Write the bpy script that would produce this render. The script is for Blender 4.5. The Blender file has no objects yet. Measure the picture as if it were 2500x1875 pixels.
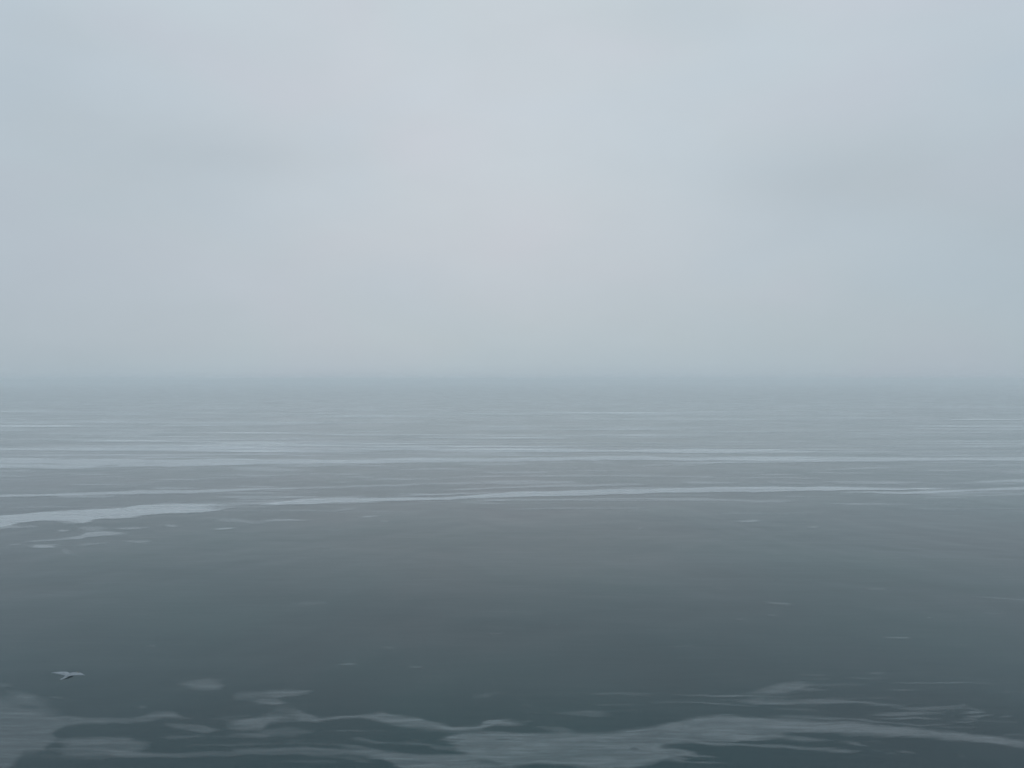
import bpy, math, random
import numpy as np
C = bpy.context.scene.collection
S = bpy.context.scene
R = math.radians

# ------------------------------------------------------------------ camera
F = 1944.0            # focal length in pixels of the 2500 px wide photograph
HY = 926.5            # row of the horizon
CAM_H = 12.0          # eye height above the sea
cd = bpy.data.cameras.new('camera')
cd.sensor_width = 36; cd.lens = F / 2500 * 36
cd.clip_start = 0.1; cd.clip_end = 200000
cam = bpy.data.objects.new('camera', cd); C.objects.link(cam)
cam.location = (0, 0, CAM_H)
cam.rotation_euler = (R(90) - math.atan((937.5 - HY) / F), 0, 0)
S.camera = cam

# ------------------------------------------------------------------ exposure
S.view_settings.view_transform = 'Standard'
S.view_settings.look = 'None'
S.view_settings.exposure = 0
S.view_settings.gamma = 1
S.render.engine = 'CYCLES'
S.cycles.use_denoising = True
S.cycles.volume_bounces = 4
S.cycles.transparent_max_bounces = 12
S.cycles.max_bounces = 10

SUN_EL, SUN_AZ = 62, 2          # behind the clouds, ahead of the camera

def srgb(r, g, b):
    f = lambda c: (c / 255 / 12.92) if c <= 10 else (((c / 255) + 0.055) / 1.055) ** 2.4
    return (f(r), f(g), f(b))

# ------------------------------------------------------------------ node helper
class NT:
    def __init__(s, tree): s.t = tree; s.n = tree.nodes; s.l = tree.links
    def new(s, typ, **kw):
        n = s.n.new(typ)
        for k, v in kw.items(): setattr(n, k, v)
        return n
    def put(s, sock, v):
        if v is None: return
        if isinstance(v, bpy.types.NodeSocket): s.l.new(v, sock)
        else: sock.default_value = v
    def m(s, op, a, b=None, c=None, clamp=False):
        n = s.new('ShaderNodeMath', operation=op, use_clamp=clamp)
        s.put(n.inputs[0], a); s.put(n.inputs[1], b)
        if c is not None: s.put(n.inputs[2], c)
        return n.outputs[0]
    def ramp(s, fac, pts, interp='EASE'):
        n = s.new('ShaderNodeValToRGB'); n.color_ramp.interpolation = interp
        e = n.color_ramp.elements
        while len(e) > 1: e.remove(e[-1])
        e[0].position = pts[0][0]; e[0].color = (*pts[0][1], 1)
        for p, c in pts[1:]:
            k = e.new(p); k.color = (*c, 1)
        s.put(n.inputs[0], fac); return n.outputs[0]
    def mix(s, fac, a, b, mode='MIX'):
        n = s.new('ShaderNodeMix', data_type='RGBA', blend_type=mode)
        s.put(n.inputs[0], fac)
        for i, v in ((6, a), (7, b)):
            if isinstance(v, tuple) and len(v) == 3: v = (*v, 1)
            s.put(n.inputs[i], v)
        return n.outputs[2]
    def noise(s, vec, scale, detail=2, rough=.5, dist=0.0):
        n = s.new('ShaderNodeTexNoise'); s.put(n.inputs['Vector'], vec)
        n.inputs['Scale'].default_value = scale; n.inputs['Detail'].default_value = detail
        n.inputs['Roughness'].default_value = rough; n.inputs['Distortion'].default_value = dist
        return n.outputs['Fac']
    def comb(s, x, y, z):
        n = s.new('ShaderNodeCombineXYZ'); s.put(n.inputs[0], x); s.put(n.inputs[1], y); s.put(n.inputs[2], z)
        return n.outputs[0]

# ------------------------------------------------------------------ overcast sky
W = bpy.data.worlds.new('World'); S.world = W; W.use_nodes = True
W.node_tree.nodes.clear()
w = NT(W.node_tree)
SKY_STR = 0.1
sky = w.new('ShaderNodeTexSky', sky_type='NISHITA', sun_disc=False)
sky.sun_elevation = R(SUN_EL); sky.sun_rotation = R(SUN_AZ)
sky.air_density = 1; sky.dust_density = 4
tc = w.new('ShaderNodeTexCoord')
sep = w.new('ShaderNodeSeparateXYZ'); w.put(sep.inputs[0], tc.outputs['Generated'])
X, Y, Z = sep.outputs
el = w.m('ARCSINE', Z)                             # elevation, radians
az = w.m('ARCTAN2', X, Y)                          # bearing from straight ahead, radians
# large soft cloud shapes; each cloud is stretched sideways
cv = w.comb(w.m('MULTIPLY', az, 1.0), w.m('MULTIPLY', el, 2.1), 0.0)
n1 = w.noise(cv, 2.6, 3, .5, .3)
n2 = w.noise(cv, 7.0, 3, .55, .4)
e01 = w.m('DIVIDE', w.m('ADD', el, 0.0), R(90), clamp=True)
base = w.ramp(e01, [(0.0, srgb(170, 184, 193)), (0.012, srgb(178, 191, 198)), (0.03, srgb(182, 194, 200)), (.075, srgb(185, 197, 204)), (.14, srgb(190, 200, 206)),
                    (.21, srgb(193, 203, 210)), (.30, srgb(197, 207, 213)), (1.0, srgb(198, 210, 218))], 'LINEAR')
side = w.ramp(e01, [(0.0, srgb(164, 179, 189)), (0.03, srgb(168, 183, 193)), (.14, srgb(176, 191, 202)), (.30, srgb(189, 203, 214)),
                    (1.0, srgb(194, 206, 216))], 'LINEAR')
glowf = w.m('POWER', 2.718, w.m('MULTIPLY', w.m('MULTIPLY', az, az), -2.4))
over = w.mix(glowf, side, base)
# brighter thin patch of cloud ahead where the sun sits behind it
def blob(a0, e0, ra, re):
    da = w.m('DIVIDE', w.m('SUBTRACT', az, a0), ra); de = w.m('DIVIDE', w.m('SUBTRACT', el, e0), re)
    q = w.m('ADD', w.m('MULTIPLY', da, da), w.m('MULTIPLY', de, de))
    return w.m('POWER', 2.718, w.m('MULTIPLY', q, -1.0))
def pa(px): return math.atan((px - 1250) / F)
def pe(py): return math.atan((HY - py) / F)
gain = w.m('ADD', 1.0, w.m('MULTIPLY', w.m('SUBTRACT', n1, .5), .07))
gain = w.m('ADD', gain, w.m('MULTIPLY', w.m('SUBTRACT', n2, .5), .06))
for (x, y, rx, ry, s) in [(1300, 230, 620, 220, .035), (1180, 560, 640, 260, .06), (600, 410, 230, 60, -.05), (2030, 480, 260, 80, -.05),
                          (1620, 60, 200, 60, -.035), (2380, 150, 120, 120, -.02), (320, 500, 260, 150, -.025), (2250, 190, 260, 50, .02),
                          (60, 300, 120, 120, -.03), (250, 180, 260, 50, -.02), (2450, 600, 300, 200, -.02)]:
    gain = w.m('ADD', gain, w.m('MULTIPLY', blob(pa(x), pe(y), rx / F, ry / F), s))
over = w.mix(1.0, over, w.comb(gain, gain, gain), 'MULTIPLY')
# an overcast sky is brightest overhead
ZEN = 2.15
mr = w.new('ShaderNodeMapRange', interpolation_type='SMOOTHSTEP')
w.put(mr.inputs[0], el); mr.inputs[1].default_value = R(36); mr.inputs[2].default_value = R(70)
zen = w.m('ADD', 1.0, w.m('MULTIPLY', mr.outputs[0], ZEN))
over = w.mix(1.0, over, w.comb(zen, zen, zen), 'MULTIPLY')
# faint warm and cool tints between cloud layers
n3 = w.noise(cv, 3.4, 1, .5, .5)
tint = w.ramp(n3, [(.35, (.988, 1.0, 1.01)), (.5, (1, 1, 1)), (.66, (1.015, .99, 1.0))], 'LINEAR')
over = w.mix(1.0, over, tint, 'MULTIPLY')
over = w.mix(w.m('MINIMUM', 1.0, w.m('ADD', blob(pa(1150), pe(640), 720 / F, 170 / F), w.m('MULTIPLY', blob(pa(1000), pe(260), 420 / F, 160 / F), .6))), over,
             w.mix(1.0, over, (1.035, .985, .985), 'MULTIPLY'))
mul = w.mix(1.0, over, (1 / SKY_STR,) * 3, 'MULTIPLY')
fin = w.mix(.97, sky.outputs[0], mul)
bg = w.new('ShaderNodeBackground'); w.put(bg.inputs[0], fin); bg.inputs[1].default_value = SKY_STR
wo = w.new('ShaderNodeOutputWorld'); w.l.new(bg.outputs[0], wo.inputs[0])

# ------------------------------------------------------------------ soft sun
sd = bpy.data.lights.new('sun', 'SUN'); sd.energy = 0.5; sd.angle = R(40); sd.color = (1, .985, .965)
sun = bpy.data.objects.new('sun', sd); C.objects.link(sun)
sun.rotation_euler = (R(SUN_EL - 90), 0, R(-SUN_AZ)); sun.location = (0, 30, 60)

# ------------------------------------------------------------------ helpers
def tag(o, label=None, cat=None, group=None, kind=None):
    if label: o['label'] = label
    if cat: o['category'] = cat
    if group: o['group'] = group
    if kind: o['kind'] = kind
    return o
def mesh_obj(name, verts, faces, mat, parent=None, smooth=True):
    me = bpy.data.meshes.new(name)
    verts = np.asarray(verts, dtype=np.float32); faces = np.asarray(faces, dtype=np.int32)
    nf, k = faces.shape
    me.vertices.add(len(verts)); me.vertices.foreach_set('co', verts.ravel())
    me.loops.add(nf * k); me.loops.foreach_set('vertex_index', faces.ravel())
    me.polygons.add(nf)
    me.polygons.foreach_set('loop_start', np.arange(0, nf * k, k, dtype=np.int32))
    me.polygons.foreach_set('loop_total', np.full(nf, k, dtype=np.int32))
    if smooth: me.polygons.foreach_set('use_smooth', np.ones(nf, dtype=bool))
    me.materials.append(mat); me.update(calc_edges=True)
    o = bpy.data.objects.new(name, me); C.objects.link(o)
    if parent: o.parent = parent
    return o

def vnoise(x, y, seed=0):
    """smooth value noise on numpy arrays, 0..1"""
    xi = np.floor(x).astype(np.int64); yi = np.floor(y).astype(np.int64)
    fx = x - xi; fy = y - yi
    fx = fx * fx * (3 - 2 * fx); fy = fy * fy * (3 - 2 * fy)
    def h(a, b):
        n = (a * 374761393 + b * 668265263 + seed * 974634777) & 0xffffffff
        n = ((n ^ (n >> 13)) * 1274126177) & 0xffffffff
        return ((n ^ (n >> 16)) & 0xffff) / 65535.0
    a = h(xi, yi) * (1 - fx) + h(xi + 1, yi) * fx
    b = h(xi, yi + 1) * (1 - fx) + h(xi + 1, yi + 1) * fx
    return a * (1 - fy) + b * fy
def fbm(x, y, seed=0, octs=3):
    t = 0; a = 1; s = 0
    for i in range(octs):
        t = t + a * vnoise(x * 2 ** i, y * 2 ** i, seed + i); s += a; a *= .5
    return t / s
def sst(t):
    t = np.clip(t, 0, 1); return t * t * (3 - 2 * t)

# ------------------------------------------------------------------ water surface
def swell(x, y):
    """height of the long low swell, metres"""
    d = np.maximum(y, 0)
    wx = fbm(x / 40, y / 40, 31, 2) * 18
    h = np.sin((y + wx + x * .05) / 9.5 * 2 * math.pi / 2) * .5 + (fbm(x / 13, y / 5.0, 5, 2) - .5) * 1.6
    return h * .030 * np.exp(-d / 160)

def water_material():
    m = bpy.data.materials.new('sea_water'); m.use_nodes = True
    t = NT(m.node_tree); t.n.clear()
    out = t.new('ShaderNodeOutputMaterial'); p = t.new('ShaderNodeBsdfPrincipled')
    g = t.new('ShaderNodeNewGeometry')
    mp = t.new('ShaderNodeMapping'); t.put(mp.inputs['Vector'], g.outputs['Position']); mp.inputs['Scale'].default_value = (.07, .06, 1)
    big = t.noise(mp.outputs[0], 1.0, 3, .55, .2)
    mp2 = t.new('ShaderNodeMapping'); t.put(mp2.inputs['Vector'], g.outputs['Position']); mp2.inputs['Scale'].default_value = (.30, 1.3, 1)
    fine = t.noise(mp2.outputs[0], 1.0, 4, .6, .3)
    col = t.ramp(big, [(.3, (.002, .015, .019)), (.5, (.002, .020, .024)), (.7, (.003, .026, .028))], 'LINEAR')
    t.put(p.inputs['Base Color'], col)
    p.inputs['IOR'].default_value = 1.27; p.inputs['Specular Tint'].default_value = (.72, .94, 1, 1)
    t.put(p.inputs['Roughness'], t.m('ADD', .02, t.m('MULTIPLY', big, .18)))
    bp = t.new('ShaderNodeBump'); bp.inputs['Strength'].default_value = 1; bp.inputs['Distance'].default_value = .009
    t.put(bp.inputs['Height'], t.m('ADD', fine, t.m('MULTIPLY', big, 18.0))); t.put(p.inputs['Normal'], bp.outputs[0])
    t.l.new(p.outputs[0], out.inputs[0]); return m

def foam_material():
    m = bpy.data.materials.new('sea_foam'); m.use_nodes = True
    t = NT(m.node_tree); t.n.clear()
    out = t.new('ShaderNodeOutputMaterial')
    at = t.new('ShaderNodeAttribute', attribute_name='cover'); a = at.outputs['Fac']
    g = t.new('ShaderNodeNewGeometry')
    mp = t.new('ShaderNodeMapping'); t.put(mp.inputs['Vector'], g.outputs['Position']); mp.inputs['Scale'].default_value = (.5, 2.2, 1)
    n = t.noise(mp.outputs[0], 1.0, 5, .6, .4)
    a = t.m('MULTIPLY', a, t.m('ADD', .80, t.m('MULTIPLY', n, .40)), clamp=True)
    d = t.new('ShaderNodeBsdfDiffuse'); d.inputs[0].default_value = (.72, .75, .76, 1); d.inputs[1].default_value = .6
    tr = t.new('ShaderNodeBsdfTransparent')
    mx = t.new('ShaderNodeMixShader'); t.put(mx.inputs[0], a)
    t.l.new(tr.outputs[0], mx.inputs[1]); t.l.new(d.outputs[0], mx.inputs[2])
    t.l.new(mx.outputs[0], out.inputs[0]); return m

M_water = water_material(); M_foam = foam_material()

def grid(us, ys):
    U, Yg = np.meshgrid(us, ys)
    Xg = U * np.clip(Yg, 10, 3000 if abs(us).max() > 5 else 1e9)
    return Xg, Yg
def grid_faces(nr, nc):
    i = np.arange(nr * nc).reshape(nr, nc)
    return np.stack([i[:-1, :-1], i[:-1, 1:], i[1:, 1:], i[1:, :-1]], -1).reshape(-1, 4)

def sea():
    us_in = np.linspace(-1.05, 1.05, 500)
    us = np.concatenate([-np.array([10, 6, 4, 2.5, 1.8, 1.4, 1.2]), us_in, np.array([1.2, 1.4, 1.8, 2.5, 4, 6, 10])])
    v = np.arange(3.2, 1150, 3.2) / F
    ys = np.concatenate([[-300, -100, -30, -5, 5, 10, 15, 18], (CAM_H / v)[::-1], [8000, 9000, 20000]])
    ys = np.unique(ys)
    Xg, Yg = grid(us, ys)
    Zg = swell(Xg, Yg) * (np.abs(Xg) < 1.05 * np.maximum(Yg, 10)) * (Yg > 15)
    V = np.stack([Xg, Yg, Zg], -1).reshape(-1, 3)
    o = mesh_obj('water', V, grid_faces(*Xg.shape), M_water)
    tag(o, kind='structure')
sea()

# ------------------------------------------------------------------ foam
# one strand of foam: strength, edge softness far side, near side, [(bearing, far edge, near edge) ...].
# The numbers are bearings and depressions (1/1944 rad units) seen from the pier; each is laid on the sea at its own distance.
FAR = [   # lines of surf rolling in
 (.80, 3, 2.5, [(-400,1122,1146),(0,1121,1143),(100,1120,1143),(165,1123,1145),(250,1121,1144),(350,1122,1140),(450,1122,1139),(560,1119,1136),(625,1121,1134),(780,1123,1133),(900,1121,1132),(1000,1119,1130),(1100,1119,1128),(1250,1119,1128),(1400,1116,1124),(1500,1114,1125),(1700,1117,1125),(1875,1117,1128),(2100,1117,1128),(2300,1118,1126),(2500,1117,1126),(2900,1116,1125)]),
 (.45, 3, 2, [(-200,1096,1102),(0,1095,1101),(150,1092,1099),(300,1090,1098),(450,1088,1103),(560,1090,1104),(700,1095,1105),(850,1098,1106),(1000,1092,1100),(1150,1098,1106),(1300,1098,1104),(1500,1097,1101)]),
 (.35, 3, 2, [(1150,1096,1100),(1350,1097,1100),(1550,1098,1101),(1700,1103,1107),(1900,1105,1109)]),
 (.30, 2, 2, [(1980,1109,1112),(2200,1104,1108),(2350,1100,1104),(2600,1098,1104)]),
 (.35, 2, 2, [(1050,1130,1134),(1150,1129,1138),(1250,1129,1137),(1330,1130,1133)]),
 (.30, 2, 2, [(880,1138,1140),(960,1139,1141),(1010,1138,1140)]),
 (.30, 2, 2, [(1310,1143,1145),(1380,1142,1145),(1440,1141,1144)]),
 (.30, 2, 2, [(1430,1133,1136),(1480,1133,1135),(1530,1132,1134)]),
 (.40, 2, 2, [(1540,1137,1140),(1640,1132,1136),(1750,1128,1132),(1875,1128,1131)]),
 (.25, 2, 2, [(720,1137,1139),(800,1136,1138),(560,1140,1143)][:2]),
 (.25, 2, 2, [(350,1144,1147),(450,1145,1148),(520,1141,1145)]),
 (.25, 2, 2, [(20,1153,1155),(60,1153,1155),(110,1151,1153)]),
 (.70, 2.5, 2, [(-300,1216,1221),(0,1210,1215),(100,1208,1212),(165,1203,1211),(250,1201,1209),(350,1198,1207),(450,1198,1205),(520,1196,1202),(625,1193,1197),(700,1192,1194),(760,1190,1193)]),
 (.40, 2, 2, [(700,1192,1195),(860,1186,1191),(960,1184,1189),(1050,1179,1184),(1150,1178,1183),(1260,1177,1180)]),
 (.90, 3, 3, [(-300,1275,1310),(-100,1265,1298),(0,1261,1288),(50,1256,1277),(100,1250,1272),(150,1248,1274),(200,1246,1276),(250,1243,1268),(300,1241,1266),(345,1234,1261),(400,1232,1255),(470,1231,1252),(520,1231,1250),(545,1232,1245),(580,1233,1238)]),
 (.35, 3, 3, [(480,1225,1232),(560,1227,1238),(640,1226,1234),(700,1222,1226)]),
 (.45, 4, 2, [(-60,1288,1297),(0,1284,1293),(40,1284,1291),(85,1283,1287)]),
 (.40, 2, 2, [(115,1273,1276),(170,1274,1279),(225,1274,1278)]),
 (.45, 2, 2, [(130,1294,1298),(150,1294,1299),(172,1294,1297)]),
 (.30, 4, 4, [(175,1288,1296),(210,1286,1298),(250,1288,1298),(275,1292,1296)]),
 (.40, 3, 2, [(255,1289,1292),(320,1287,1294),(350,1286,1292),(380,1286,1289)]),
 (.55, 3, 2, [(130,1318,1322),(190,1309,1318),(210,1300,1313),(260,1298,1309),(310,1303,1308)]),
 (.35, 2, 2, [(40,1325,1328),(90,1320,1324),(150,1317,1320)]),
 (.35, 2, 2, [(10,1330,1332),(35,1329,1332),(58,1328,1331)]),
 (.60, 2, 2, [(62,1334,1337),(85,1332,1338),(125,1332,1338),(148,1329,1335)]),
 (.25, 3, 3, [(180,1330,1336),(215,1326,1332),(270,1323,1326)]),
 (.30, 2, 2, [(300,1322,1326),(335,1321,1327),(375,1320,1323)]),
 (.20, 4, 4, [(140,1340,1347),(158,1341,1354),(175,1348,1356)]),
 (.15, 3, 3, [(180,1356,1359),(200,1356,1360)]),
 (.35, 2, 2, [(393,1283,1286),(415,1282,1287),(438,1284,1287)]),
 (.65, 1.5, 1.5, [(512,1292,1295),(545,1290,1294),(580,1288,1291)]),
 (.30, 3, 3, [(520,1267,1272),(580,1268,1276),(625,1275,1282),(650,1274,1280)]),
 (.45, 2, 2, [(630,1274,1278),(670,1268,1274),(710,1268,1273),(748,1271,1274)]),
 (.85, 2.5, 2, [(600,1237,1239),(650,1231,1236),(690,1226,1234),(730,1221,1233),(800,1218,1229),(900,1217,1226),(1000,1215,1223),(1100,1213,1221),(1180,1207,1217),(1250,1202,1215),(1350,1199,1212),(1450,1197,1209),(1550,1195,1206),(1650,1193,1204),(1750,1190,1202),(1875,1190,1202),(2000,1189,1198),(2100,1191,1197),(2200,1193,1197),(2350,1192,1196)]),
 (.40, 2, 2, [(680,1213,1216),(710,1212,1215),(740,1212,1214)]),
 (.40, 2, 2, [(690,1219,1221),(780,1216,1220),(880,1210,1215),(930,1210,1213)]),
 (.40, 2, 2, [(960,1209,1211),(1020,1206,1210),(1100,1205,1208),(1250,1199,1203)]),
 (.50, 2.5, 2, [(1070,1196,1198),(1250,1189,1193),(1350,1184,1190),(1450,1184,1189),(1590,1180,1185)]),
 (.25, 2, 2, [(640,1208,1210),(760,1202,1205),(830,1199,1201)]),
 (.35, 2, 2, [(835,1163,1166),(890,1163,1169),(935,1163,1167)]),
 (.22, 2, 2, [(840,1158,1160),(870,1157,1160)]),
 (.22, 2, 2, [(945,1157,1159),(1010,1157,1159)]),
 (.40, 2, 2, [(803,1250,1253),(818,1246,1252),(840,1243,1248),(890,1239,1242)]),
 (.50, 1.5, 1.5, [(870,1263,1265),(890,1262,1265),(930,1261,1263)]),
 (.30, 2, 2, [(925,1273,1276),(950,1273,1276)]),
 (.35, 2, 2, [(1135,1224,1228),(1180,1223,1226),(1250,1217,1221)]),
 (.45, 2.5, 2, [(1640,1175,1179),(1700,1175,1182),(1760,1177,1182),(1840,1179,1182)]),
 (.25, 2, 2, [(1700,1165,1168),(1750,1165,1168)]),
 (.30, 2, 2, [(1530,1182,1186),(1590,1182,1186)]),
 (.25, 2, 2, [(1555,1291,1294),(1575,1288,1292)]),
 (.40, 2, 2, [(1800,1272,1276),(1840,1270,1275),(1872,1271,1273)]),
 (.35, 2, 2, [(1965,1287,1291),(1985,1286,1291),(2008,1287,1290)]),
 (.40, 1.5, 1.5, [(1990,1147,1149),(2070,1144,1147),(2140,1141,1144),(2240,1142,1144)]),
 (.25, 1.5, 1.5, [(1940,1153,1155),(2045,1153,1155)]),
 (.30, 1.5, 1.5, [(1790,1156,1158),(1850,1153,1156),(1900,1152,1154)]),
 (.30, 2, 2, [(2310,1138,1140),(2400,1136,1138),(2500,1133,1137),(2700,1132,1136)]),
 (.75, 2, 2, [(2060,1202,1204),(2150,1201,1206),(2250,1200,1205),(2350,1197,1201),(2450,1192,1198),(2500,1190,1197),(2700,1184,1194)]),
 (.35, 2, 2, [(2130,1192,1196),(2200,1193,1197),(2300,1191,1195)]),
 (.40, 2, 2, [(2110,1179,1182),(2180,1178,1182),(2290,1176,1178)]),
 (.60, 2, 2, [(2330,1180,1183),(2400,1174,1181),(2500,1170,1179),(2700,1166,1176)]),
 (.35, 2, 2, [(1840,1175,1179),(1900,1177,1180),(1995,1181,1184)]),
]
MID = [   # scattered flecks on the open water
 (.35, 1.5, 1.5, [(2340,1454,1456),(2385,1457,1459),(2440,1461,1463),(2520,1466,1469),(2600,1470,1472)]),
 (.45, 1.5, 1.5, [(2262,1511,1513),(2270,1509,1513),(2280,1510,1512)]),
 (.18, 1.5, 1.5, [(2280,1536,1538),(2295,1536,1538)]),
 (.30, 1.5, 1.5, [(2150,1557,1559),(2200,1557,1560),(2235,1559,1561)]),
 (.20, 2, 2, [(1860,1470,1474),(1900,1473,1478),(1940,1476,1479)]),
 (.22, 2, 2, [(1865,1501,1504),(1885,1502,1506),(1905,1504,1506)]),
 (.22, 1.5, 1.5, [(1790,1512,1515),(1825,1514,1516)]),
 (.20, 1.5, 1.5, [(2115,1438,1441),(2165,1438,1441)]),
 (.22, 1.5, 1.5, [(1890,1416,1418),(1920,1417,1419)]),
 (.16, 2, 2, [(1745,1439,1442),(1785,1439,1442)]),
 (.20, 1.5, 1.5, [(1350,1525,1528),(1375,1527,1529)]),
 (.22, 1.5, 1.5, [(818,1623,1625),(850,1621,1625),(882,1622,1624)]),
 (.20, 2, 2, [(995,1628,1632),(1015,1627,1632),(1035,1629,1632)]),
 (.22, 1.5, 1.5, [(1025,1563,1565),(1085,1563,1565)]),
 (.22, 1.5, 1.5, [(1185,1548,1550),(1230,1546,1548)]),
 (.15, 2, 2, [(355,1578,1582),(385,1578,1581)]),
 (.12, 3, 3, [(700,1470,1480),(760,1468,1478),(820,1470,1474)]),
 (.14, 1.5, 1.5, [(1640,1580,1582),(1700,1578,1580)]),
 (.14, 1.5, 1.5, [(2400,1498,1500),(2460,1500,1503)]),
 (.16, 1.5, 1.5, [(2290,1478,1481),(2310,1479,1481)]),
 (.16, 1.5, 1.5, [(2330,1576,1578),(2380,1575,1577)]),
 (.12, 2, 2, [(1460,1660,1662),(1520,1657,1660)]),
 (.12, 2, 2, [(925,1580,1583),(970,1582,1585)]),
 (.16, 2, 2, [(780,1338,1341),(800,1338,1341)]),
 (.18, 1.5, 1.5, [(390,1300,1303),(410,1300,1303)]),
 (.16, 1.5, 1.5, [(790,1292,1297),(835,1296,1299)]),
 (.16, 2, 2, [(820,1292,1296),(835,1292,1296)]),
]
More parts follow.
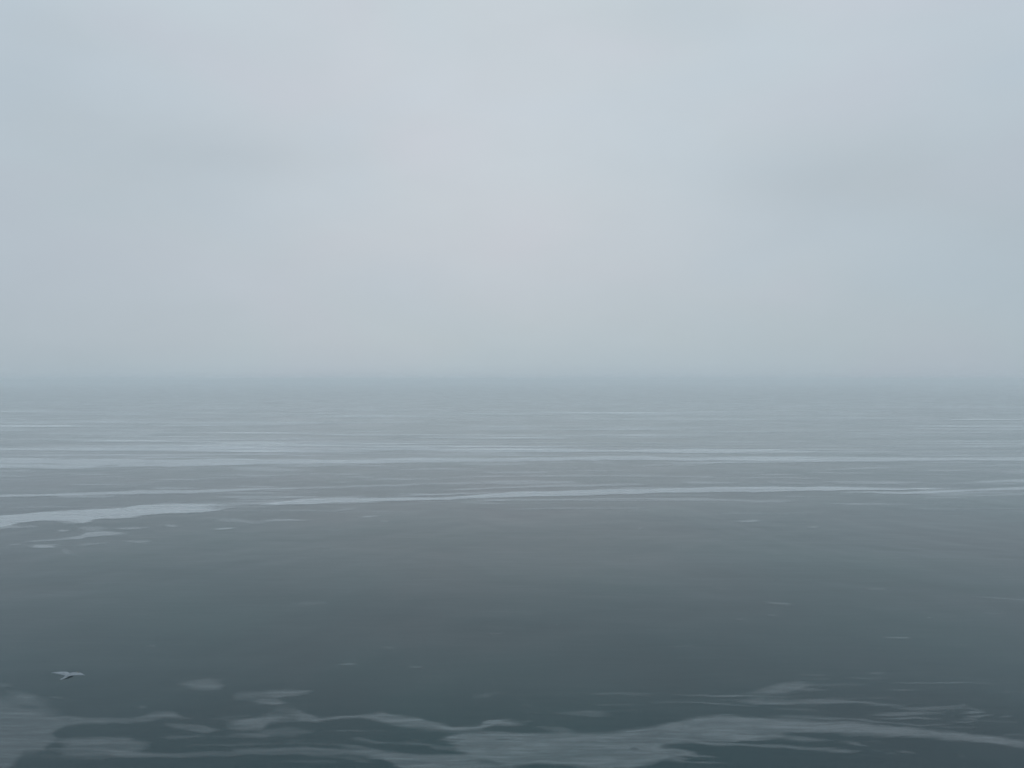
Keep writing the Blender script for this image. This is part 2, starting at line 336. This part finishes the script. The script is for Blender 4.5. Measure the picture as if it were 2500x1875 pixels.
NEAR = [  # backwash sheet and strands in front
 (.62, 34, 14, [(-300,1690,1905),(-80,1705,1900),(0,1716,1892),(25,1718,1866),(50,1719,1842),(95,1729,1836),(118,1740,1820),(140,1746,1790),(170,1754,1774),(200,1758,1767)]),
 (.55, 6, 7, [(120,1744,1785),(150,1751,1777),(185,1757,1771),(240,1757,1775),(300,1756,1770),(350,1753,1764),(400,1747,1760),(425,1745,1758),(450,1754,1760),(505,1756,1760)]),
 (.40, 8, 8, [(330,1752,1760),(400,1745,1758),(425,1744,1757),(445,1752,1757)]),
 (.50, 2, 2, [(322,1763,1766),(350,1762,1766),(375,1761,1764)]),
 (.80, 3, 3, [(342,1732,1735),(352,1729,1734),(368,1729,1732)]),
 (.50, 8, 8, [(90,1808,1850),(150,1803,1850),(220,1804,1853),(300,1804,1850),(370,1830,1850)]),
 (.35, 6, 6, [(120,1806,1822),(200,1804,1826),(300,1802,1828),(350,1810,1828),(390,1816,1824)]),
 (.55, 5, 6, [(200,1835,1855),(300,1836,1853),(420,1840,1851),(520,1836,1848),(625,1831,1846),(750,1830,1848),(850,1831,1848),(920,1835,1853),(960,1840,1866),(1000,1846,1880)]),
 (.30, 4, 4, [(330,1801,1806),(450,1800,1808),(560,1800,1806)]),
 (.35, 4, 4, [(400,1818,1823),(480,1818,1826),(560,1820,1825),(700,1818,1823),(850,1818,1822)]),
 (.60, 4, 6, [(390,1771,1773),(410,1769,1776),(440,1773,1785),(500,1778,1791),(545,1783,1788),(570,1784,1786)]),
 (.35, 4, 5, [(540,1795,1802),(620,1794,1806),(660,1797,1806)]),
 (.40, 3, 3, [(520,1758,1760),(560,1753,1757),(620,1748,1751)]),
 (.65, 7, 8, [(548,1782,1787),(570,1770,1786),(592,1761,1787),(625,1757,1785),(650,1758,1768),(690,1760,1764)]),
 (.60, 7, 6, [(560,1764,1772),(600,1757,1768),(655,1749,1763),(700,1754,1763),(760,1758,1763)]),
 (.40, 6, 6, [(585,1785,1800),(640,1784,1803),(680,1782,1797),(705,1780,1799),(735,1788,1798),(770,1786,1790)]),
 (.70, 5, 5, [(580,1697,1703),(625,1694,1706),(680,1689,1709),(720,1689,1704),(750,1689,1694),(775,1689,1692)]),
 (.70, 4, 4, [(622,1716,1722),(650,1710,1722),(690,1712,1721),(705,1714,1720)]),
 (.30, 8, 8, [(560,1692,1712),(600,1694,1716),(650,1700,1712)]),
 (.25, 8, 8, [(660,1722,1740),(700,1720,1745),(725,1728,1745)]),
 (.55, 9, 9, [(430,1673,1676),(470,1668,1680),(500,1665,1686),(525,1668,1686),(560,1678,1682)]),
 (.40, 5, 6, [(455,1676,1681),(485,1676,1690),(520,1678,1688),(545,1682,1685)]),
 (.35, 5, 5, [(475,1661,1664),(500,1660,1667),(530,1661,1666),(545,1664,1666)]),
 (.85, 5, 6, [(685,1741,1747),(712,1738,1751),(735,1741,1760),(755,1750,1763),(772,1758,1766),(790,1755,1762),(830,1751,1757),(880,1751,1758),(920,1748,1763),(945,1745,1769),(975,1750,1774),(1020,1757,1778),(1060,1770,1783),(1100,1776,1787),(1150,1777,1788),(1175,1773,1785),(1190,1762,1781),(1215,1759,1774),(1250,1760,1773),(1295,1762,1772),(1325,1768,1776)]),
 (.35, 10, 8, [(915,1738,1748),(935,1738,1750),(960,1746,1756)]),
 (.35, 7, 7, [(900,1755,1762),(980,1765,1782),(1040,1776,1792),(1110,1782,1797),(1180,1780,1795)]),
 (.40, 2.5, 2.5, [(780,1789,1792),(830,1787,1791),(915,1785,1789)]),
 (.55, 3, 4, [(850,1809,1811),(880,1805,1813),(905,1812,1818),(945,1819,1822)]),
 (.55, 3, 4, [(825,1822,1825),(850,1822,1829),(880,1826,1833),(930,1832,1836)]),
 (.30, 3, 3, [(700,1812,1814),(740,1811,1814),(790,1810,1813)]),
 (.45, 4, 5, [(905,1816,1822),(955,1819,1824),(990,1818,1822),(1035,1820,1826),(1062,1825,1836),(1140,1830,1843)]),
 (.92, 7, 8, [(1035,1810,1814),(1070,1804,1818),(1100,1799,1828),(1140,1795,1846),(1200,1794,1862),(1240,1794,1879),(1300,1795,1869),(1350,1796,1872),(1420,1797,1876),(1480,1794,1880),(1530,1786,1880),(1590,1777,1868),(1625,1771,1852),(1700,1755,1842),(1750,1750,1826),(1800,1752,1815),(1875,1757,1808),(1925,1760,1798),(2000,1764,1792),(2100,1772,1796),(2200,1779,1800),(2300,1788,1805),(2400,1795,1815),(2500,1811,1828),(2700,1826,1850)]),
 (.85, 6, 6, [(880,1833,1846),(930,1837,1858),(985,1845,1885),(1060,1850,1890),(1150,1849,1890),(1210,1840,1890),(1260,1835,1872)]),
 (.45, 4, 3, [(1350,1743,1746),(1400,1741,1750),(1430,1740,1757),(1465,1742,1758),(1492,1745,1757),(1510,1750,1756)]),
 (.35, 3, 3, [(1340,1742,1744),(1500,1736,1739),(1590,1735,1738)]),
 (.30, 2, 2, [(1335,1701,1703),(1415,1700,1703)]),
 (.55, 2, 2, [(1435,1724,1726),(1520,1722,1726),(1585,1722,1725)]),
 (.35, 3, 3, [(1430,1694,1698),(1550,1698,1702),(1640,1697,1701)]),
 (.75, 1.5, 1.5, [(1590,1697,1699),(1750,1701,1704),(1830,1702,1705),(1900,1704,1706)]),
 (.70, 1.5, 1.5, [(1585,1715,1717),(1700,1718,1721),(1790,1722,1725),(1830,1725,1727)]),
 (.30, 3, 3, [(1250,1709,1713),(1290,1710,1713)]),
 (.35, 6, 5, [(1255,1722,1730),(1310,1723,1731)]),
 (.30, 6, 6, [(1130,1694,1704),(1180,1694,1710),(1220,1696,1704)]),
 (.40, 3, 4, [(1300,1776,1780),(1340,1778,1790),(1380,1785,1797),(1420,1792,1799)]),
 (.80, 4, 3, [(1600,1848,1866),(1660,1842,1858),(1700,1842,1852),(1745,1850,1856)]),
 (.60, 2, 2, [(1610,1854,1864),(1680,1858,1866),(1770,1864,1868)]),
 (.60, 3, 3, [(1680,1811,1820),(1740,1814,1822),(1800,1817,1824),(1875,1821,1829),(1960,1825,1834),(2030,1830,1839),(2105,1839,1842)]),
 (.35, 7, 6, [(1800,1694,1698),(1850,1682,1698),(1900,1672,1697),(1950,1672,1690),(1990,1680,1684)]),
 (.60, 7, 4, [(1820,1695,1698),(1880,1680,1696),(1915,1669,1694),(1940,1668,1686),(1970,1669,1680),(2010,1672,1677),(2110,1674,1678),(2170,1672,1674)]),
 (.45, 3, 3, [(1940,1683,1689),(1980,1683,1688),(2030,1686,1689)]),
 (.50, 2, 2, [(1950,1651,1653),(2025,1651,1653)]),
 (.35, 2, 2, [(1925,1662,1665),(2020,1661,1663)]),
 (.45, 2, 2, [(2050,1656,1659),(2110,1657,1660),(2170,1658,1660)]),
 (.40, 3, 3, [(2105,1645,1650),(2140,1643,1650),(2170,1645,1649)]),
 (.70, 1.5, 1.5, [(2110,1670,1673),(2200,1669,1671),(2310,1668,1671),(2400,1670,1672)]),
 (.35, 2, 2, [(2190,1687,1690),(2260,1688,1690)]),
 (.30, 2, 2, [(2400,1690,1693),(2600,1692,1695)]),
 (.75, 5, 4, [(1790,1711,1716),(1850,1711,1722),(1890,1714,1725),(1950,1715,1722),(2050,1713,1722),(2120,1719,1726),(2210,1727,1730)]),
 (.35, 2, 2, [(2000,1706,1709),(2080,1707,1712),(2230,1706,1709)]),
 (.65, 2.5, 2.5, [(2165,1732,1735),(2220,1731,1737),(2290,1729,1735),(2350,1727,1733),(2390,1737,1741)]),
 (.65, 2.5, 2.5, [(2120,1746,1748),(2210,1743,1753),(2300,1741,1746)]),
 (.60, 2, 2, [(2140,1755,1758),(2230,1755,1759),(2330,1759,1761)]),
 (.60, 2, 2, [(2340,1742,1747),(2400,1738,1742)]),
 (.70, 2, 2, [(2355,1751,1755),(2395,1748,1754),(2428,1745,1749)]),
 (.70, 2, 2, [(2448,1750,1753),(2468,1751,1753)]),
 (.55, 2, 2, [(2360,1757,1759),(2395,1758,1761)]),
 (.55, 2, 2, [(2340,1763,1766),(2400,1763,1766),(2520,1764,1766)]),
 (.55, 3, 3, [(1860,1749,1753),(1980,1753,1758),(2150,1764,1769),(2250,1771,1776),(2345,1768,1771)]),
 (.40, 2, 2, [(1860,1733,1735),(2000,1738,1741)]),
 (.45, 4, 4, [(2300,1774,1778),(2430,1781,1785)]),
 (.45, 3, 3, [(2440,1790,1796),(2520,1796,1801)]),
 (.60, 4, 4, [(1875,1797,1812),(1930,1800,1813),(1990,1803,1812),(2035,1806,1813),(2075,1815,1818)]),
 (.50, 4, 3, [(2050,1810,1815),(2090,1814,1824),(2135,1826,1829)]),
 (.25, 3, 3, [(2070,1812,1815),(2180,1812,1815)]),
 (.50, 3, 2, [(2190,1836,1839),(2220,1836,1843),(2250,1843,1847)]),
 (.45, 2, 2, [(2155,1840,1843),(2195,1843,1846)]),
 (.50, 3, 2, [(2305,1845,1847),(2340,1846,1853),(2380,1855,1858)]),
 (.30, 3, 2, [(2285,1862,1865),(2315,1866,1869)]),
 (.25, 2, 2, [(2120,1832,1835),(2150,1837,1839)]),
 (.40, 3, 3, [(-40,1673,1683),(0,1674,1683),(35,1675,1680)]),
 (.55, 6, 5, [(30,1702,1708),(55,1702,1712),(85,1706,1714)]),
 (.25, 4, 4, [(120,1704,1708),(150,1705,1710)]),
 (.18, 3, 3, [(225,1680,1683),(245,1681,1683)]),
 (.25, 6, 6, [(-20,1690,1720),(20,1684,1716),(60,1690,1722),(110,1712,1735)]),
 (.20, 3, 3, [(640,1862,1866),(760,1862,1867),(830,1864,1867)]),
 (.30, 3, 3, [(800,1850,1854),(870,1851,1862),(930,1862,1872)]),
]
HOLES = [ # clear gaps in the foam
 (.75, 2, 2, [(-40,1131,1134),(60,1131,1135),(165,1133,1135)]),
 (.60, 1.5, 1.5, [(230,1138,1140),(290,1136,1139)]),
 (.60, 1.5, 1.5, [(320,1131,1132),(430,1131,1132)]),
 (.55, 3, 2, [(1218,1809,1811),(1235,1808,1812),(1255,1807,1809)]),
 (.45, 3, 3, [(1195,1832,1834),(1230,1831,1833)]),
 (.55, 3, 2, [(1085,1846,1849),(1130,1842,1848),(1165,1841,1844)]),
 (.65, 6, 5, [(1050,1817,1824),(1075,1818,1828),(1110,1823,1829),(1140,1827,1829)]),
 (.55, 2, 2, [(1532,1832,1834),(1545,1830,1835),(1562,1832,1834)]),
 (.95, 4, 4, [(1600,1827,1829),(1640,1822,1833),(1700,1820,1840),(1760,1822,1848),(1800,1823,1858)]),
 (.80, 2.5, 2.5, [(1620,1848,1851),(1660,1847,1852),(1720,1851,1856),(1790,1858,1868)]),
 (.75, 2, 2, [(1700,1811,1814),(1760,1812,1816),(1830,1811,1817),(1900,1811,1818)]),
 (.90, 3, 4, [(1905,1796,1799),(1950,1791,1800),(2000,1791,1804),(2060,1793,1810)]),
 (.60, 3, 3, [(1250,1787,1793),(1290,1784,1795),(1325,1788,1796)]),
 (.45, 3, 3, [(100,1822,1834),(130,1818,1830),(165,1824,1830)]),
]

def strands(px, py, lst, seed, edge=2.4, soft=1.0):
    out = np.zeros(px.shape)
    for k, (s, ft, fb, pts) in enumerate(lst):
        ft, fb = ft * soft, fb * soft
        P = np.array(pts, float); x0, x1 = P[0, 0], P[-1, 0]
        rows = np.where((py[:, 0] > P[:, 1].min() - ft * 2 - 18) & (py[:, 0] < P[:, 2].max() + fb * 2 + 18))[0]
        cols = np.where((px[0] > x0 - 60) & (px[0] < x1 + 60))[0]
        if len(rows) == 0 or len(cols) == 0: continue
        sl = np.s_[rows[0]:rows[-1] + 1, cols[0]:cols[-1] + 1]
        X, Yq = px[sl], py[sl]
        # ragged edges and ends
        j = (fbm(X / 75 + k * 7.3, Yq / 6, seed + k, 4) - .5)
        j2 = (fbm(X / 60 + k * 3.1, Yq / 5 + 50, seed + 90 + k, 4) - .5)
        th = np.interp(X, P[:, 0], P[:, 2] - P[:, 1])
        am = np.minimum(edge, .35 * th + .6) * 2
        yt = np.interp(X, P[:, 0], P[:, 1]) + j * am
        yb = np.interp(X, P[:, 0], P[:, 2]) + j2 * am
        c = sst((Yq - yt) / ft + .5) * sst((yb - Yq) / fb + .5)
        L = x1 - x0; e = min(45, L * .3) if soft < 1.2 else min(110, L * .45)
        e = max(e, min(60, L * .35))
        jx = j2 * e * 1.2
        c = c * sst((X - x0 + jx + e * .2) / e) * sst((x1 - X + jx + e * .2) / e)
        # streaks drawn out along the wave
        st = fbm(X / 160 + k, Yq / 3.2, seed + 300 + k, 3)
        c = c * s * (.86 + .28 * st)
        out[sl] = 1 - (1 - out[sl]) * (1 - np.clip(c, 0, 1))
    return out

def make_foam(name, label, ylo, yhi, dy, dx, fn, thr):
    rows = np.arange(ylo, yhi, dy); cols = np.arange(-420, 2921, dx)
    px, py = np.meshgrid(cols, rows)
    cov = fn(px, py)
    D = CAM_H / ((py - HY) / F)
    Xw = (px - 1250) / F * D
    h = swell(Xw, D) + .012 + D * 2e-4 + cov * .02 * np.exp(-D / 200)
    # keep the sheet exactly where it is while lifting it
    V = np.stack([Xw, D, h], -1).reshape(-1, 3)
    fc = grid_faces(*px.shape)[:, ::-1]
    cf = cov.ravel()
    keep = cf[fc].max(1) > thr
    fc = fc[keep]
    used = np.unique(fc); remap = np.full(len(V), -1, np.int64); remap[used] = np.arange(len(used))
    o = mesh_obj(name, V[used], remap[fc], M_foam)
    at = o.data.attributes.new('cover', 'FLOAT', 'POINT'); at.data.foreach_set('value', cf[used].astype(np.float32))
    tag(o, label, 'foam', kind='stuff')
    print(name, len(used), 'verts')
    return o

FAR_A, NEAR_A = .36, .12
def far_cov(px, py):
    c = strands(px, py, FAR, 1, 2.4, 1.35)
    h = strands(px, py, HOLES[:3], 500)
    return c * (1 - h) * FAR_A
def mid_cov(px, py): return strands(px, py, MID, 40, 2, 1.6) * .25
def near_cov(px, py):
    wx = px + (fbm(px / 90, py / 26, 70, 3) - .5) * 46; wy = py + (fbm(px / 80, py / 14, 71, 4) - .5) * 9
    c = strands(wx, wy, NEAR, 2, 4.0, 1.7); h = strands(wx, wy, HOLES[3:], 600, 3, 1.5)
    c = c * (1 - h)
    fib = fbm(wx / 110, wy / 4.5, 77, 4)          # fibres drawn out by the water
    lace = fbm(px / 55, py / 16, 79, 3)
    fine = fbm(wx / 34, wy / 2.6, 83, 4)
    c = np.clip(c * (.58 + .84 * fib) - (1 - c) * (lace - .42) * .7 * (c > .004) - c * (fine - .5) * .45, 0, 1)
    rip = sst((fbm(px / 150 + 4, wy / 2.4, 91, 3) - .34) / .30)      # ripple lines cutting through the film
    c = c * (.88 + .16 * rip)
    return c * NEAR_A * (.70 + .60 * lace) * .90
def streak_cov(px, py):
    # innumerable thin foam streaks on the far water
    n = fbm(px / 300, py / 2.4, 11, 4); n2 = fbm(px / 800 + 9, py / 8, 12, 3)
    m = sst((n * .62 + n2 * .38 - .44) / .26)
    env = sst((py - 965) / 60) * (1 - sst((py - 1096) / 36))
    n4 = fbm(px / 900 + 3, py / 16, 15, 2)
    # loose streaks further in
    n3 = fbm(px / 210, py / 4.2, 14, 3)
    env2 = sst((py - 1090) / 30) * (1 - sst((py - 1215) / 60)) * .35 * sst((n3 - .58) / .14)
    return np.clip(m * env * (.35 + 1.0 * n4) * .38 + env2 * .42, 0, 1)

make_foam('surf_foam', 'long pale lines of surf foam lying across the sea below the haze', 1075, 1370, 1.3, 4, far_cov, .012)
make_foam('foam_streaks', 'countless thin horizontal foam streaks on the far grey water', 960, 1275, 1.3, 6, streak_cov, .03)
make_foam('foam_flecks', 'faint small foam flecks scattered over the open middle water', 1275, 1680, 1.3, 4, mid_cov, .01)
make_foam('backwash_foam', 'broad pale swirls of backwash foam on the dark near water', 1635, 1930, 1.6, 3, near_cov, .01)

# ------------------------------------------------------------------ gull
def gull():
    m = bpy.data.materials.new('pale_plumage'); m.use_nodes = True
    t = NT(m.node_tree); p = t.n['Principled BSDF']
    tcg = t.new('ShaderNodeTexCoord')
    n = t.noise(tcg.outputs['Object'], 22, 3)
    t.put(p.inputs['Base Color'], t.ramp(n, [(.3, (.11, .13, .145)), (.7, (.155, .18, .195))]))
    p.inputs['Roughness'].default_value = .8
    mb = bpy.data.materials.new('beak_horn'); mb.use_nodes = True
    tb = NT(mb.node_tree); pb = tb.n['Principled BSDF']
    tb.put(pb.inputs['Base Color'], tb.ramp(tb.noise(None, 30, 2), [(.3, (.30, .22, .08)), (.7, (.38, .28, .10))])); pb.inputs['Roughness'].default_value = .5
    me = bpy.data.materials.new('dark_eye'); me.use_nodes = True
    te = NT(me.node_tree); pe_ = te.n['Principled BSDF']; te.put(pe_.inputs['Base Color'], te.ramp(te.noise(None, 20, 1), [(0, (.01, .01, .01)), (1, (.02, .02, .02))]))
    pe_.inputs['Roughness'].default_value = .2
    root = bpy.data.objects.new('seabird', None); C.objects.link(root)
    tag(root, 'pale seabird gliding low over the dark water near the left edge', 'bird')
    # body radius along its length; x forward
    bx = [-.30, -.20, -.12, -.03, .06, .13, .17, .20, .235, .26]
    br = [.012, .030, .052, .068, .070, .055, .040, .036, .028, .006]
    span = .76
    ss = np.concatenate([np.linspace(0, .08, 9), np.linspace(.10, span, 26)])
    ss = np.concatenate([-ss[:0:-1], ss])
    tt = np.linspace(0, 1, 33)
    top, bot = [], []
    for s in ss:
        a = abs(s); q = a / span
        # wing outline: inner arm swept forward, hand swept back
        lead = .09 + .05 * math.sin(min(q / .45, 1) * math.pi / 2) - max(0, q - .42) * .34
        trail = -.07 - .01 * q - max(0, q - .5) * .20
        trail = trail + (lead - trail) * max(0, (q - .50) / .50) ** 1.6 * .97
        if a < .075:
            wb = 1 - (a / .075)
            nose = .10 + .16 * min(1, wb * 1.6) ** .5; tail = -.09 - .23 * min(1, wb * 2.0) ** .6
            lead = max(lead, nose * (wb > 0)); trail = min(trail, tail)
        zc = .10 * math.sin(min(q, 1) * math.pi * .62) + .05 * q
        th = .012 * (1 - q) + .003
        rt, rb = [], []
        for u in tt:
            x = trail + (lead - trail) * u
            r = float(np.interp(x, bx, br, left=0, right=0))
            edge = math.sqrt(max(0, 1 - (2 * u - 1) ** 2))
            bh = math.sqrt(max(0, r * r - a * a)) if r > a else 0
            tailth = .006 * edge
            wing_ok = min(1, max(0, (.14 - x) / .04)) * min(1, max(0, (x + .13) / .05)) if a < .075 else 1
            camber = .018 * math.sin(u * math.pi) * q * (1 - q) * 4
            c = zc * .5 * wing_ok + camber
            rt.append((x, s, max(bh, c + th * edge * wing_ok + tailth))); rb.append((x, s, min(-bh, c - tailth) if bh > 0 else c - th * .6 * edge * wing_ok - tailth * .5))
        top.append(rt); bot.append(rb)
    top = np.array(top); bot = np.array(bot)
    ns, nt = top.shape[:2]
    V = np.concatenate([top.reshape(-1, 3), bot.reshape(-1, 3)])
    i = np.arange(ns * nt).reshape(ns, nt); j = i + ns * nt
    f = [np.stack([i[:-1, :-1], i[:-1, 1:], i[1:, 1:], i[1:, :-1]], -1).reshape(-1, 4)[:, ::-1],
         np.stack([j[:-1, :-1], j[:-1, 1:], j[1:, 1:], j[1:, :-1]], -1).reshape(-1, 4)]
    def rim(a, b): return np.stack([a[:-1], a[1:], b[1:], b[:-1]], -1)
    f += [rim(i[:, 0], j[:, 0]), rim(i[:, -1], j[:, -1])[:, ::-1], rim(i[0], j[0])[:, ::-1], rim(i[-1], j[-1])]
    # x forward, y is the bird's left
    body = mesh_obj('body', V, np.concatenate(f), m, root)
    wd = body.modifiers.new('weld', 'WELD'); wd.merge_threshold = .0006
    def lathe(name, prof, mat, loc, n=12):
        V = []; 
        for x, r in prof:
            for k in range(n):
                a = 2 * math.pi * k / n; V.append((x + loc[0], loc[1] + r * math.cos(a), loc[2] + r * math.sin(a)))
        ff = []
        for q in range(len(prof) - 1):
            for k in range(n): ff.append((q * n + k, q * n + (k + 1) % n, (q + 1) * n + (k + 1) % n, (q + 1) * n + k))
        return mesh_obj(name, V, ff, mat, root)
    lathe('beak', [(-.01, .001), (-.01, .011), (.015, .009), (.035, .006), (.046, .001)], mb, (.252, 0, -.002))
    for sgn in (-1, 1):
        lathe('eye', [(-.005, .0005), (-.003, .004), (0, .005), (.003, .004), (.005, .0005)], me, (.215, sgn * .029, .012))
    d = 24.5
    root.location = ((168 - 1250) / F * d, d, CAM_H - (1651 - HY) / F * d)
    root.rotation_euler = (R(-6), R(-3), R(66))
    return root
gull()

# ------------------------------------------------------------------ haze over the sea
def haze():
    x, y0, y1, z0, z1 = 31000, -400, 21000, -1.5, CAM_H + 1.5
    V = [(a, b, c) for c in (z0, z1) for (a, b) in ((-x, y0), (x, y0), (x, y1), (-x, y1))]
    Fc = [(3, 2, 1, 0), (4, 5, 6, 7), (0, 1, 5, 4), (1, 2, 6, 5), (2, 3, 7, 6), (3, 0, 4, 7)]
    m = bpy.data.materials.new('sea_haze'); m.use_nodes = True
    t = NT(m.node_tree); t.n.clear()
    out = t.new('ShaderNodeOutputMaterial'); v = t.new('ShaderNodeVolumePrincipled')
    v.inputs['Color'].default_value = (.93, .985, 1.0, 1)
    v.inputs['Density'].default_value = HAZE_D
    v.inputs['Anisotropy'].default_value = .55
    t.l.new(v.outputs[0], out.inputs['Volume'])
    o = mesh_obj('haze', V, Fc, m, smooth=False); tag(o, kind='stuff', label='pale mist lying over the whole sea and hiding the horizon', cat='haze')
HAZE_D = 1 / 780
haze()
